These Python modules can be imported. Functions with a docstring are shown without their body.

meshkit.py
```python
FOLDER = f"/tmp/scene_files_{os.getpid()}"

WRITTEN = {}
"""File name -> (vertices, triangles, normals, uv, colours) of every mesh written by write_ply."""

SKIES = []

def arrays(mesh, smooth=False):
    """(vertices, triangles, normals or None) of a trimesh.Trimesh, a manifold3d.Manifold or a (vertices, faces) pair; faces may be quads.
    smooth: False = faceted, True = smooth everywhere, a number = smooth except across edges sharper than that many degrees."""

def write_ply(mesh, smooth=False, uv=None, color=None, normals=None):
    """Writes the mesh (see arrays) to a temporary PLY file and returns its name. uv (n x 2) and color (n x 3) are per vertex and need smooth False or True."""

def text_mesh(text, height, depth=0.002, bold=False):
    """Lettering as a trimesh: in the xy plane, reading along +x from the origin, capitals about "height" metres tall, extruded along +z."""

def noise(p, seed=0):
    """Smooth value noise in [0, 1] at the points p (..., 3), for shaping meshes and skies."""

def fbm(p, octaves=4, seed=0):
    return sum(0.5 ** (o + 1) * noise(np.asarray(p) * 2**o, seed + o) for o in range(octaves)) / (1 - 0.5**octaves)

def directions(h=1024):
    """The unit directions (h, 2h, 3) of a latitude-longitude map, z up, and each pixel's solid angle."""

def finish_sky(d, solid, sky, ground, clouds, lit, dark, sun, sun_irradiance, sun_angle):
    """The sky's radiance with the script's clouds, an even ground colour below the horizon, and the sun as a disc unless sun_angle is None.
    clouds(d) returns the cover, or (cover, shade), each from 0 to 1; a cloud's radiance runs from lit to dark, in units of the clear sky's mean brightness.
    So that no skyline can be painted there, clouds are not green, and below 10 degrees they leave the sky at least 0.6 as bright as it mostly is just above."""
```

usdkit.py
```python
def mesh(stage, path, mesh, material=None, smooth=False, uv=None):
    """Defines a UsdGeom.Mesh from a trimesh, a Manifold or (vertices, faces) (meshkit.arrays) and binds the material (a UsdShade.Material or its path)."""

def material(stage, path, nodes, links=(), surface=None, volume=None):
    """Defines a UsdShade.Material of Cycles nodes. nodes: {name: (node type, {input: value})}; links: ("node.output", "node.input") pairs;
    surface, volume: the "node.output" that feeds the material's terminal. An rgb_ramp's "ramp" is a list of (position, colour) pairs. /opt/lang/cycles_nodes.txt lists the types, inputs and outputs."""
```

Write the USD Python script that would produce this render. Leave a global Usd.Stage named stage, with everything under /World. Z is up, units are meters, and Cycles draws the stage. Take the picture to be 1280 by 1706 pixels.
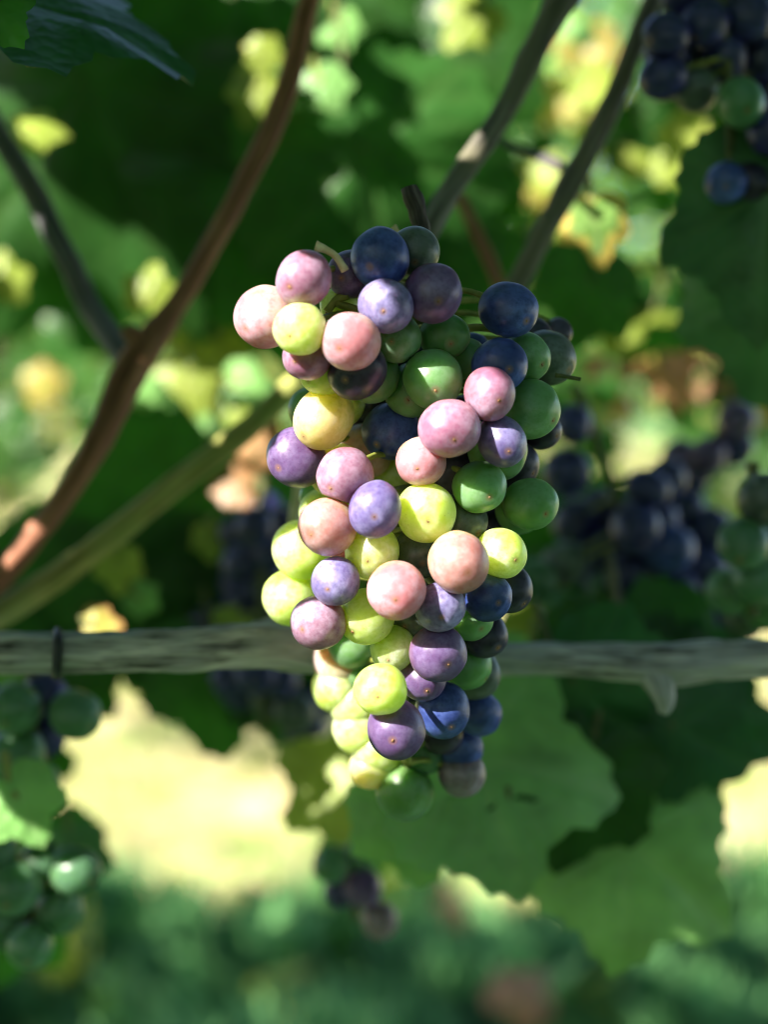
import math, random
import numpy as np, trimesh, usdkit, meshkit
from shapely.geometry import Polygon, Point, MultiPoint
from shapely import affinity
from pxr import Usd, UsdGeom, UsdLux, UsdShade, Gf, Sdf, Vt

rng = np.random.default_rng(7)
stage = Usd.Stage.CreateInMemory()
UsdGeom.SetStageUpAxis(stage, UsdGeom.Tokens.z)
UsdGeom.SetStageMetersPerUnit(stage, 1.0)
UsdGeom.Xform.Define(stage, '/World')
UsdGeom.Scope.Define(stage, '/World/Looks')

# ------------------------------------------------------------------ camera, sky, sun, exposure
D = 0.45                     # metres from the lens to the bunch
FIELD = 0.21 / 0.45          # picture width per metre of distance
PITCH = math.radians(2.4)
EYE = np.array([0.0, -D, 0.82])
FWD = np.array([0, math.cos(PITCH), -math.sin(PITCH)])
UP = np.array([0, math.sin(PITCH), math.cos(PITCH)])
RIGHT = np.array([1.0, 0, 0])
EXPOSURE = 2.12
cam = UsdGeom.Camera.Define(stage, '/World/camera')
cam.CreateHorizontalApertureAttr(36.0)
cam.CreateVerticalApertureAttr(36.0 * 1024 / 769)
cam.CreateFocalLengthAttr(36.0 / FIELD)
cam.CreateFStopAttr(36.0 / FIELD / 12.0)
cam.CreateFocusDistanceAttr(D + 0.004)
cam.CreateClippingRangeAttr(Gf.Vec2f(0.01, 5000))
cam.CreateExposureAttr(EXPOSURE)
m = Gf.Matrix4d(*RIGHT, 0, *UP, 0, *(-FWD), 0, *EYE, 1)
cam.AddTransformOp().Set(m)

SUN = np.array([-0.60, -0.55, 0.58]); SUN /= np.linalg.norm(SUN)
sun = UsdLux.DistantLight.Define(stage, '/World/sun')
sun.CreateIntensityAttr(1.25); sun.CreateAngleAttr(0.4); sun.CreateColorAttr(Gf.Vec3f(1.0, 0.94, 0.83))
sun.CreateNormalizeAttr(True)
zr = Gf.Rotation(Gf.Vec3d(0, 0, 1), Gf.Vec3d(*SUN))
sun.AddTransformOp().Set(Gf.Matrix4d().SetRotate(zr))
sky_mat = usdkit.material(stage, '/World/Looks/sky_air', {
    'sky': ('sky_texture', {'sky_type': 'single_scattering', 'sun_disc': False, 'sun_elevation': math.asin(SUN[2]), 'sun_rotation': math.atan2(SUN[0], SUN[1])}),
    'bg': ('background_shader', {'strength': 0.078})}, [('sky.color', 'bg.color')], surface='bg.background')
dome = UsdLux.DomeLight.Define(stage, '/World/sky')
UsdShade.MaterialBindingAPI.Apply(dome.GetPrim()).Bind(sky_mat)
dome.GetPrim().SetCustomDataByKey('kind', 'structure')
dome.GetPrim().SetCustomDataByKey('label', 'clear pale blue daytime sky glimpsed through the leaves')

# ------------------------------------------------------------------ helpers
def far(off):
    """depth scale of what stands behind the bunch"""
    return off if off <= .062 else .062 + (off - .062) * 1.6

def at(px, py, off, deep=True):
    """The point seen at pixel (px, py) of the 1280 x 1706 photograph, off metres behind the bunch."""
    d = D + (far(off) if deep else off)
    return EYE + d * (FWD + (px - 640) / 1280 * FIELD * RIGHT - (py - 853) / 1280 * FIELD * UP)

def mpp(off, deep=True):     # metres per photo pixel at that distance
    return (D + (far(off) if deep else off)) * FIELD / 1280

def grow(off): return (D + far(off)) / (D + off)

used = {}
def fresh(parent, name):
    base = parent + '/' + name
    n = used.get(base, 0); used[base] = n + 1
    return base if n == 0 else f'{base}_{n:03d}'

def tag(prim, label=None, category=None, group=None, kind=None):
    for k, v in (('label', label), ('category', category), ('group', group), ('kind', kind)):
        if v: prim.SetCustomDataByKey(k, v)
    return prim

def thing(name, label, category, loc=(0, 0, 0), group=None):
    x = UsdGeom.Xform.Define(stage, fresh('/World', name))
    x.AddTranslateOp().Set(Gf.Vec3d(*map(float, loc)))
    return tag(x.GetPrim(), label, category, group)

def part(parent, name, mesh, mat, smooth=True, prims=None, uv=None, loc=None, quat=None):
    """mesh in the parent's coordinates (or its own, with loc / quat)"""
    p = parent if isinstance(parent, str) else str(parent.GetPath())
    g = usdkit.mesh(stage, fresh(p, name), mesh, mat, smooth=smooth, uv=uv)
    if loc is not None:
        g.AddTranslateOp().Set(Gf.Vec3d(*map(float, loc)))
    if quat is not None:
        g.AddOrientOp(UsdGeom.XformOp.PrecisionDouble).Set(quat)
    for k, v in (prims or {}).items():
        UsdGeom.PrimvarsAPI(g).CreatePrimvar(k, Sdf.ValueTypeNames.FloatArray, 'vertex').Set(Vt.FloatArray.FromNumpy(np.asarray(v, np.float32)))
    return g.GetPrim()

def mat(name, nodes, links, surface): return usdkit.material(stage, '/World/Looks/' + name, nodes, links, surface=surface)

def spline(pts, n):
    p = np.asarray(pts, float); k = len(p)
    q = np.vstack([2 * p[0] - p[1], p, 2 * p[-1] - p[-2]])
    out = []
    for u in np.linspace(0, k - 1, n):
        i = min(int(u), k - 2); t = u - i
        a, b, c, d = q[i:i + 4]
        out.append(0.5 * (2 * b + (c - a) * t + (2 * a - 5 * b + 4 * c - d) * t * t + (3 * b - a - 3 * c + d) * t ** 3))
    return np.array(out)

def tube(path, radii, sides=10, rough=0.0, seed=0, ridges=0, freq=60.0, cap=True):
    """tapered stem with lengthwise ridges and lumps; returns (v, f), uv"""
    p = np.asarray(path, float); n = len(p)
    r = np.interp(np.linspace(0, 1, n), np.linspace(0, 1, len(radii)), radii) if np.ndim(radii) else np.full(n, radii)
    t = np.gradient(p, axis=0); t /= np.linalg.norm(t, axis=1, keepdims=True)
    ref = np.array([0, 1.0, 0]) if abs(t[0][1]) < .8 else np.array([1.0, 0, 0])
    a = np.cross(t, ref); a /= np.linalg.norm(a, axis=1, keepdims=True); b = np.cross(t, a)
    s = np.concatenate([[0], np.cumsum(np.linalg.norm(np.diff(p, axis=0), axis=1))])
    ang = np.linspace(0, 2 * np.pi, sides + 1)
    ca, sa = np.cos(ang), np.sin(ang)
    rr = np.repeat(r[:, None], sides + 1, 1)
    if rough:
        P3 = np.stack([np.broadcast_to(ca * 1.5, rr.shape), np.broadcast_to(sa * 1.5, rr.shape), np.broadcast_to((s * freq)[:, None], rr.shape)], -1)
        rr = rr * (1 + rough * 2 * (meshkit.fbm(P3, 3, seed) - .5))
    if ridges:
        P3 = np.stack([np.broadcast_to(ca * ridges, rr.shape), np.broadcast_to(sa * ridges, rr.shape), np.broadcast_to((s * freq * .25)[:, None], rr.shape)], -1)
        rr = rr * (1 + .16 * (meshkit.fbm(P3, 3, seed + 9) - .5))
    v = p[:, None] + rr[..., None] * (ca[None, :, None] * a[:, None] + sa[None, :, None] * b[:, None])
    uv = np.stack([np.broadcast_to(ang / (2 * np.pi), rr.shape), np.broadcast_to(s[:, None], rr.shape)], -1).reshape(-1, 2)
    w = sides + 1
    i, j = np.meshgrid(np.arange(n - 1), np.arange(sides), indexing='ij')
    q = np.stack([i * w + j, i * w + j + 1, (i + 1) * w + j + 1, (i + 1) * w + j], -1).reshape(-1, 4)
    f = np.vstack([q[:, [0, 2, 1]], q[:, [0, 3, 2]]])
    v = v.reshape(-1, 3)
    if cap:
        for row, flip in ((0, False), (n - 1, True)):
            c = len(v); v = np.vstack([v, p[row]]); uv = np.vstack([uv, [0.5, s[row]]])
            k = np.arange(sides) + row * w
            g = np.stack([np.full(sides, c), k, k + 1], 1)
            f = np.vstack([f, g[:, ::-1] if flip else g])
    # outward orientation
    mid = (v[f[:, 0]] + v[f[:, 1]] + v[f[:, 2]]) / 3
    vol = np.einsum('ij,ij->i', mid - p.mean(0), np.cross(v[f[:, 1]] - v[f[:, 0]], v[f[:, 2]] - v[f[:, 0]])).sum()
    if vol < 0: f = f[:, ::-1]
    return (v, f), uv

def quat_to(zdir, roll=0.0):
    """rotation that takes local z to zdir"""
    z = Gf.Vec3d(*map(float, zdir))
    r = Gf.Rotation(Gf.Vec3d(0, 0, 1), math.degrees(roll)) * Gf.Rotation(Gf.Vec3d(0, 0, 1), z)
    return r.GetQuat()

# ------------------------------------------------------------------ materials
def grape_mat(name, pole, stem, bloom=(.50, .50, .58), b0=.06, b1=.34, sss=.75, radius=(1, .5, .25), scale=.0045, split=(.30, .68), spots=.0):
    nodes = {
        'tc': ('texture_coordinate', {}), 'sep': ('separate_xyz', {}),
        'geo': ('geometry', {}), 'info': ('object_info', {}),
        'patch': ('noise_texture', {'scale': 90.0, 'detail': 3.0, 'roughness': .55}),
        'blush': ('noise_texture', {'scale': 95.0, 'detail': 3.0}),
        'fine': ('noise_texture', {'scale': 620.0, 'detail': 6.0, 'roughness': .7}),
        'z': ('map_range', {'from_min': -.0075, 'from_max': .0075, 'to_min': 0.0, 'to_max': 1.0, 'clamp': True}),
        'zn': ('math', {'math_type': 'multiply_add', 'value2': 1.3}),
        'zz': ('math', {'math_type': 'add', 'value2': -.65}),
        'mixc': ('rgb_ramp', {'ramp': [(0, stem), (split[0], stem), (split[1], pole), (1, pole)]}),
        'hsv': ('hsv', {}),
        'vary': ('map_range', {'from_min': 0., 'from_max': 1., 'to_min': .78, 'to_max': 1.18}),
        'b': ('map_range', {'from_min': .36, 'from_max': .66, 'to_min': b0, 'to_max': b1, 'clamp': True}),
        'bf': ('map_range', {'from_min': .34, 'from_max': .60, 'to_min': .42, 'to_max': 1.18, 'clamp': True}),
        'bm': ('math', {'math_type': 'multiply', 'use_clamp': True}),
        'withbloom': ('mix', {'color2': bloom}),
        'speck': ('voronoi_texture', {'scale': 900.0, 'randomness': 1.0}),
        'sp': ('map_range', {'from_min': .10, 'from_max': .22, 'to_min': .55, 'to_max': 0.0, 'clamp': True}),
        'spn': ('noise_texture', {'scale': 220.0, 'detail': 1.0}),
        'spm': ('map_range', {'from_min': .56, 'from_max': .66, 'to_min': 0.0, 'to_max': 1.0, 'clamp': True}),
        'spf': ('math', {'math_type': 'multiply'}), 'spf2': ('math', {'math_type': 'multiply', 'value2': spots}),
        'speckled': ('mix', {'color2': (.05, .035, .02)}),
        'nrm': ('vector_math', {'math_type': 'normalize'}), 'sepn': ('separate_xyz', {}),
        'ring': ('map_range', {'from_min': .984, 'from_max': .998, 'to_min': 0., 'to_max': .5, 'clamp': True}),
        'scar': ('mix', {'color2': (.22, .11, .05)}),
        'rough': ('map_range', {'from_min': .3, 'from_max': .7, 'to_min': .30, 'to_max': .46}),
        'bump': ('bump', {'strength': .14, 'distance': .0004}),
        'p': ('principled_bsdf', {'subsurface_weight': sss, 'subsurface_radius': radius, 'subsurface_scale': scale, 'specular_ior_level': .46, 'subsurface_method': 'random_walk'}),
    }
    links = [('tc.object', 'sep.vector'), ('sep.z', 'z.value'), ('geo.position', 'patch.vector'), ('geo.position', 'blush.vector'), ('geo.position', 'fine.vector'),
             ('blush.fac', 'zn.value1'), ('z.result', 'zn.value3'), ('zn.value', 'zz.value1'), ('zz.value', 'mixc.fac'),
             ('info.random', 'vary.value'), ('vary.result', 'hsv.value'), ('mixc.color', 'hsv.color'),
             ('patch.fac', 'b.value'), ('fine.fac', 'bf.value'), ('b.result', 'bm.value1'), ('bf.result', 'bm.value2'),
             ('bm.value', 'withbloom.fac'), ('hsv.color', 'withbloom.color1'),
             ('geo.position', 'speck.vector'), ('speck.distance', 'sp.value'), ('geo.position', 'spn.vector'), ('spn.fac', 'spm.value'), ('sp.result', 'spf.value1'), ('spm.result', 'spf.value2'),
             ('spf.value', 'spf2.value1'), ('spf2.value', 'speckled.fac'), ('withbloom.color', 'speckled.color1'),
             ('tc.object', 'nrm.vector1'), ('nrm.vector', 'sepn.vector'), ('sepn.z', 'ring.value'), ('ring.result', 'scar.fac'), ('speckled.color', 'scar.color1'),
             ('fine.fac', 'rough.value'), ('rough.result', 'p.roughness'), ('fine.fac', 'bump.height'), ('bump.normal', 'p.normal'), ('scar.color', 'p.base_color')]
    return mat(name, nodes, links, 'p.BSDF')

G = {
    'P': grape_mat('grape_skin_pink', (.33, .095, .110), (.36, .17, .045), (.52, .43, .52), .14, .54, .5, (1, .35, .25), .0016),
    'M': grape_mat('grape_skin_mauve', (.165, .045, .095), (.19, .032, .04), (.43, .35, .47), .12, .52, .45, (1, .35, .35), .0014),
    'O': grape_mat('grape_skin_peach', (.25, .085, .070), (.34, .22, .03), (.48, .37, .39), .14, .52, .5, (1, .42, .22), .0016),
    'V': grape_mat('grape_skin_violet', (.050, .030, .13), (.045, .012, .055), (.38, .36, .62), .12, .54, .3, (1, .45, .6), .0012),
    'B': grape_mat('grape_skin_blue', (.007, .016, .105), (.005, .010, .075), (.16, .25, .68), .04, .34, .2, (.8, .5, 1), .001),
    'D': grape_mat('grape_skin_plum', (.014, .008, .024), (.010, .006, .016), (.18, .16, .30), .01, .17, .2, (1, .4, .5), .001),
    'X': grape_mat('grape_skin_night_blue', (.012, .010, .050), (.009, .008, .035), (.08, .09, .40), .05, .26, .1, (1, .4, .5), .001),
    'A': grape_mat('grape_skin_aubergine', (.052, .018, .078), (.075, .012, .030), (.30, .25, .46), .05, .34, .3, (1, .35, .5), .0012),
    'G': grape_mat('grape_skin_green', (.075, .18, .045), (.085, .20, .03), (.30, .43, .34), .04, .28, .55, (.6, 1, .25), .002, spots=.5),
    'H': grape_mat('grape_skin_dark_green', (.040, .115, .045), (.045, .12, .03), (.20, .32, .24), .03, .22, .5, (.6, 1, .25), .002),
    'Y': grape_mat('grape_skin_yellow_green', (.31, .43, .035), (.28, .41, .012), (.62, .68, .44), .10, .60, .65, (.9, 1, .22), .003, spots=.7),
    'L': grape_mat('grape_skin_straw', (.46, .36, .12), (.34, .42, .02), (.62, .55, .42), .10, .54, .65, (1, .85, .25), .003, spots=.3),
    'W': grape_mat('grape_skin_pale', (.38, .21, .17), (.34, .26, .08), (.56, .47, .48), .14, .52, .6, (1, .5, .3), .002),
    'K': grape_mat('grape_skin_grey_green', (.035, .045, .034), (.032, .055, .022), (.24, .28, .27), .06, .32, .3, (.8, .9, .5), .0015, spots=.6),
    'T': grape_mat('grape_skin_taupe', (.12, .075, .085), (.08, .055, .055), (.34, .32, .36), .08, .40, .35, (1, .5, .4), .0015, spots=.3),
}

def simple(name, c1, c2, scale, rough=.7, bumpd=.0006, spec=.25, stretch=None, ramp=(.35, .65)):
    nodes = {'geo': ('geometry', {}), 'map': ('mapping', {'scale': stretch or (1, 1, 1)}), 'n': ('noise_texture', {'scale': scale, 'detail': 5.0, 'roughness': .6}),
             'r': ('rgb_ramp', {'ramp': [(0, c1), (ramp[0], c1), (ramp[1], c2), (1, c2)]}), 'b': ('bump', {'strength': .5, 'distance': bumpd}),
             'p': ('principled_bsdf', {'roughness': rough, 'specular_ior_level': spec})}
    return mat(name, nodes, [('geo.position', 'map.vector'), ('map.vector', 'n.vector'), ('n.fac', 'r.fac'), ('r.color', 'p.base_color'), ('n.fac', 'b.height'), ('b.normal', 'p.normal')], 'p.BSDF')

def bark(name, dark, mid, light, along=30.0, around=14.0, bumpd=.0012, blot=None):
    """fibres run along the stem: uv = (turn, metres along)"""
    nodes = {'uv': ('texture_coordinate', {}), 'map': ('mapping', {'scale': (around, along, 1)}),
             'n': ('noise_texture', {'scale': 1.0, 'detail': 6.0, 'roughness': .65, 'distortion': .3}),
             'r': ('rgb_ramp', {'ramp': [(0, dark), (.38, dark), (.5, mid), (.64, light), (1, light)]}),
             'geo': ('geometry', {}), 'big': ('noise_texture', {'scale': 45.0, 'detail': 3.0}),
             'bl': ('map_range', {'from_min': .42, 'from_max': .62, 'to_min': 0., 'to_max': .75, 'clamp': True}),
             'mx': ('mix', {'color2': blot or mid}),
             'b': ('bump', {'strength': .8, 'distance': bumpd}), 'p': ('principled_bsdf', {'roughness': .75, 'specular_ior_level': .25})}
    return mat(name, nodes, [('uv.UV', 'map.vector'), ('map.vector', 'n.vector'), ('n.fac', 'r.fac'), ('geo.position', 'big.vector'), ('big.fac', 'bl.value'), ('bl.result', 'mx.fac'),
                             ('r.color', 'mx.color1'), ('mx.color', 'p.base_color'), ('n.fac', 'b.height'), ('b.normal', 'p.normal')], 'p.BSDF')

BARK_OLD = bark('bark_old_grey', (.04, .036, .034), (.27, .25, .24), (.58, .54, .51), blot=(.36, .35, .35))
BARK_BROWN = bark('bark_brown', (.10, .035, .018), (.27, .11, .06), (.40, .19, .12), along=18, around=9, bumpd=.0008, blot=(.20, .08, .05))
BARK_OLIVE = bark('bark_olive', (.13, .11, .03), (.29, .27, .075), (.42, .37, .14), along=18, around=8, bumpd=.0008, blot=(.24, .27, .07))
BARK_GREY = bark('bark_greybrown', (.06, .045, .035), (.16, .125, .095), (.28, .22, .16), along=18, around=9, bumpd=.0006, blot=(.20, .14, .09))
BARK_SLATE = bark('bark_slate', (.035, .035, .04), (.09, .09, .10), (.16, .15, .16), along=18, around=9, bumpd=.0005, blot=(.10, .085, .08))
BARK_SLATE2 = bark('bark_grey_olive', (.035, .032, .026), (.11, .10, .08), (.21, .19, .15), along=18, around=9, bumpd=.0006, blot=(.13, .12, .07))
BARK_DARK = bark('bark_stub', (.015, .010, .010), (.06, .045, .045), (.15, .12, .11), along=60, around=9, bumpd=.0005)
STEM_GREEN = simple('stem_green', (.13, .17, .03), (.24, .24, .05), 260, .5)
STEM_PALE = simple('stem_pale', (.42, .33, .16), (.60, .52, .30), 300, .55)
STEM_DARK = simple('stem_dark', (.05, .06, .02), (.12, .12, .04), 260, .6)
SCAR = simple('scar_brown', (.10, .045, .02), (.34, .19, .09), 900, .6)
TIE = simple('tie_dark', (.015, .015, .02), (.04, .04, .05), 200, .5)

def leaf_mat(name, front, vein, trans, tw=.42, rough=.42, rim=None, rim2=None, rim_at=(.72, .95), blotch=None):
    nodes = {'v': ('attribute', {'attribute': 'vein'}), 'e': ('attribute', {'attribute': 'edge'}), 'info': ('object_info', {}), 'geo': ('geometry', {}),
             'n': ('noise_texture', {'scale': 60.0, 'detail': 4.0}), 'nr': ('map_range', {'from_min': .3, 'from_max': .7, 'to_min': .72, 'to_max': 1.22}),
             'vr': ('map_range', {'from_min': 0., 'from_max': 1., 'to_min': .8, 'to_max': 1.2}),
             'mul': ('math', {'math_type': 'multiply'}), 'hsv': ('hsv', {'color': front}), 'mv': ('mix', {'color2': vein}),
             'vm': ('math', {'math_type': 'multiply', 'value2': .55}),
             'fine': ('voronoi_texture', {'scale': 260.0}), 'bump': ('bump', {'strength': .35, 'distance': .0012}),
             'p': ('principled_bsdf', {'roughness': rough, 'specular_ior_level': .4}), 'tn': ('hsv', {'color': trans}),
             't': ('translucent_bsdf', {}), 'mx': ('mix_closure', {'fac': tw})}
    links = [('geo.position', 'n.vector'), ('n.fac', 'nr.value'), ('info.random', 'vr.value'), ('nr.result', 'mul.value1'), ('vr.result', 'mul.value2'), ('mul.value', 'hsv.value'),
             ('v.fac', 'vm.value1'), ('vm.value', 'mv.fac'), ('hsv.color', 'mv.color1'), ('geo.position', 'fine.vector'), ('fine.distance', 'bump.height'), ('bump.normal', 'p.normal'),
             ('mul.value', 'tn.value'), ('p.BSDF', 'mx.closure1'), ('t.BSDF', 'mx.closure2')]
    if rim:
        nodes.update({'en': ('noise_texture', {'scale': 140.0, 'detail': 3.0}), 'ea': ('math', {'math_type': 'multiply_add', 'value2': .5}), 'eb': ('math', {'math_type': 'add', 'value2': -.25}),
                      'er': ('map_range', {'from_min': rim_at[0], 'from_max': rim_at[1], 'to_min': 0., 'to_max': 1., 'clamp': True}), 'mr': ('mix', {'color2': rim}), 'mt': ('mix', {'color2': rim2 or rim})})
        links += [('geo.position', 'en.vector'), ('en.fac', 'ea.value1'), ('e.fac', 'ea.value3'), ('ea.value', 'eb.value1'), ('eb.value', 'er.value'), ('er.result', 'mr.fac'), ('er.result', 'mt.fac'),
                  ('mv.color', 'mr.color1'), ('mr.color', 'p.base_color'), ('tn.color', 'mt.color1'), ('mt.color', 't.color')]
    else:
        links += [('mv.color', 'p.base_color'), ('tn.color', 't.color')]
    return mat(name, nodes, links, 'mx.closure')

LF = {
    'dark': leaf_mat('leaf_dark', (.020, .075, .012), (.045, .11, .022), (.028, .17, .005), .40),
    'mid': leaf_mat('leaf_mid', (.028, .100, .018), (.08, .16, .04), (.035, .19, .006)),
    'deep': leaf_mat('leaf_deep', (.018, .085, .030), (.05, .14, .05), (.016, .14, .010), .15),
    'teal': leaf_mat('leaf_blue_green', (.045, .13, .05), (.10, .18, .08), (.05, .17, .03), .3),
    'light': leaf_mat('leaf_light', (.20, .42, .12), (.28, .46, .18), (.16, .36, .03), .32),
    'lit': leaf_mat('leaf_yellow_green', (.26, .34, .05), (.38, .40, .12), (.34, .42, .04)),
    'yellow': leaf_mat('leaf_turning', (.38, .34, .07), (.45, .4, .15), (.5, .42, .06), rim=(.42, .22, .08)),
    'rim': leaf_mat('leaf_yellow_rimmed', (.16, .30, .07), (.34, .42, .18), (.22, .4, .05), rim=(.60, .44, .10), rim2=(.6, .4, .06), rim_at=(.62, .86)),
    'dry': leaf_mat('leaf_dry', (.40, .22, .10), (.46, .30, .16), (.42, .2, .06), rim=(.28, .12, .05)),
}

# ------------------------------------------------------------------ leaves
def leaf_outline(n, seed=0, teeth=.05):
    th = np.linspace(-np.pi, np.pi, n, endpoint=False)
    d = np.degrees(th); a = np.abs(d)
    R = .60 + .40 * np.exp(-(d / 24) ** 2) + .27 * np.exp(-((a - 60) / 20) ** 2) + .14 * np.exp(-((a - 112) / 22) ** 2) - .34 * np.exp(-((a - 180) / 16) ** 2)
    k = 23 + seed % 4
    R *= 1 + teeth * (2 * np.abs(((d * k / 360 + seed * .37) % 1) - .5) * 2 - 1)
    R *= 1 + .10 * (meshkit.noise(np.stack([np.cos(th) * 1.7 + seed * 3.1, np.sin(th) * 1.7, np.full(n, seed * .7)], -1), seed) - .5) * 2
    return th, R

def leaf_mesh(n, rings, seed=0, curl=.25, wave=.10):
    """unit leaf in the xy plane, petiole joint at the origin, tip along +y, upper face +z; returns v, f, vein, edge"""
    th, R = leaf_outline(n, seed)
    fr = np.linspace(0, 1, rings + 1)[1:] ** .85
    x = np.concatenate([[0], (fr[:, None] * (R * np.sin(th))[None]).ravel()])
    y = np.concatenate([[0], (fr[:, None] * (R * np.cos(th))[None]).ravel()])
    edge = np.concatenate([[0], np.repeat(fr, n)])
    vein = np.zeros_like(x)
    for ang in (0, 60, -60, 114, -114):
        g = math.radians(ang); along = x * math.sin(g) + y * math.cos(g); off = np.abs(x * math.cos(g) - y * math.sin(g))
        vein = np.maximum(vein, np.where(along > -.01, np.exp(-(off / .022) ** 2), 0))
        for s in (.25, .45, .65):
            for sd in (-1, 1):
                g2 = g + sd * .75; ox, oy = x - s * math.sin(g), y - s * math.cos(g)
                al = ox * math.sin(g2) + oy * math.cos(g2); of = np.abs(ox * math.cos(g2) - oy * math.sin(g2))
                vein = np.maximum(vein, np.where((al > 0) & (al < .4), .6 * np.exp(-(of / .016) ** 2), 0))
    r2 = x * x + y * y
    z = -curl * r2 + wave * (meshkit.fbm(np.stack([x * 2.2 + seed, y * 2.2, np.full_like(x, seed * 1.3)], -1), 3, seed) - .5) * 2 * (.3 + edge) - .022 * vein + .03 * np.abs(x)
    v = np.stack([x, y, z], -1)
    j = np.arange(n); jn = (j + 1) % n
    f = [np.stack([np.zeros(n, int), 1 + jn, 1 + j], 1)]
    for k in range(rings - 1):
        a, b = 1 + k * n, 1 + (k + 1) * n
        f += [np.stack([a + j, a + jn, b + jn], 1), np.stack([a + j, b + jn, b + j], 1)]
    f = np.vstack(f)
    if np.cross(v[f[0, 1]] - v[f[0, 0]], v[f[0, 2]] - v[f[0, 0]])[2] < 0: f = f[:, ::-1]
    return v, f, vein, edge

def leaf_frame(rot, tx, ty):
    """columns: leaf x, y (tip), z (upper face); rot = degrees of the tip clockwise from up as seen in the picture, tx/ty tip the face"""
    b = np.stack([RIGHT, UP, -FWD], 1)
    rz = trimesh.transformations.rotation_matrix(-math.radians(rot), [0, 0, 1])[:3, :3]
    rx = trimesh.transformations.rotation_matrix(math.radians(tx), [1, 0, 0])[:3, :3]
    ry = trimesh.transformations.rotation_matrix(math.radians(ty), [0, 1, 0])[:3, :3]
    return b @ rx @ ry @ rz

leaf_no = [0]
def leaf(vine, px, py, off, size, rot, tx, ty, key, label=None, curl=.25, n=96, rings=6, stalk=True):
    leaf_no[0] += 1; s = leaf_no[0]; size *= grow(off)
    v, f, vein, edge = leaf_mesh(n, rings, s, curl)
    F = leaf_frame(rot, tx, ty)
    base = at(px, py, off) - F[:, 1] * size * .25
    w = base + (v * size) @ F.T
    p = part(vine, 'leaf', (w, f), LF[key], True, {'vein': vein, 'edge': edge})
    if label: tag(p, label)
    if stalk:
        end = base - F[:, 1] * size * .5 + np.array([0, .02, .03]) * size / .1
        (tv, tf), uv = tube(spline([base, base - F[:, 1] * size * .25 - F[:, 2] * size * .08, end], 7), [.0011, .0014], 6)
        part(p, 'petiole', (tv, tf), STEM_GREEN if key in ('light', 'lit', 'rim') else STEM_DARK)
    return p

# ------------------------------------------------------------------ grapes
_ico = {k: trimesh.creation.icosphere(k, 1.0) for k in (2, 3, 4)}
def berry(r, seed, level):
    s = _ico[level].vertices.copy()
    g = np.random.default_rng(seed)
    bump = meshkit.fbm(s * 1.1 + g.uniform(0, 50, 3), 2, seed) - .5
    v = s * (1 + .10 * bump)[:, None]
    v[:, 2] *= g.uniform(.96, 1.13)
    v[:, 0] *= g.uniform(.90, 1.03); v[:, 1] *= g.uniform(.96, 1.05)
    ztop = np.clip((s[:, 2] - .93) / .07, 0, 1)
    v[:, 2] -= .035 * ztop ** 2
    return (v * r, _ico[level].faces)

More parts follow.
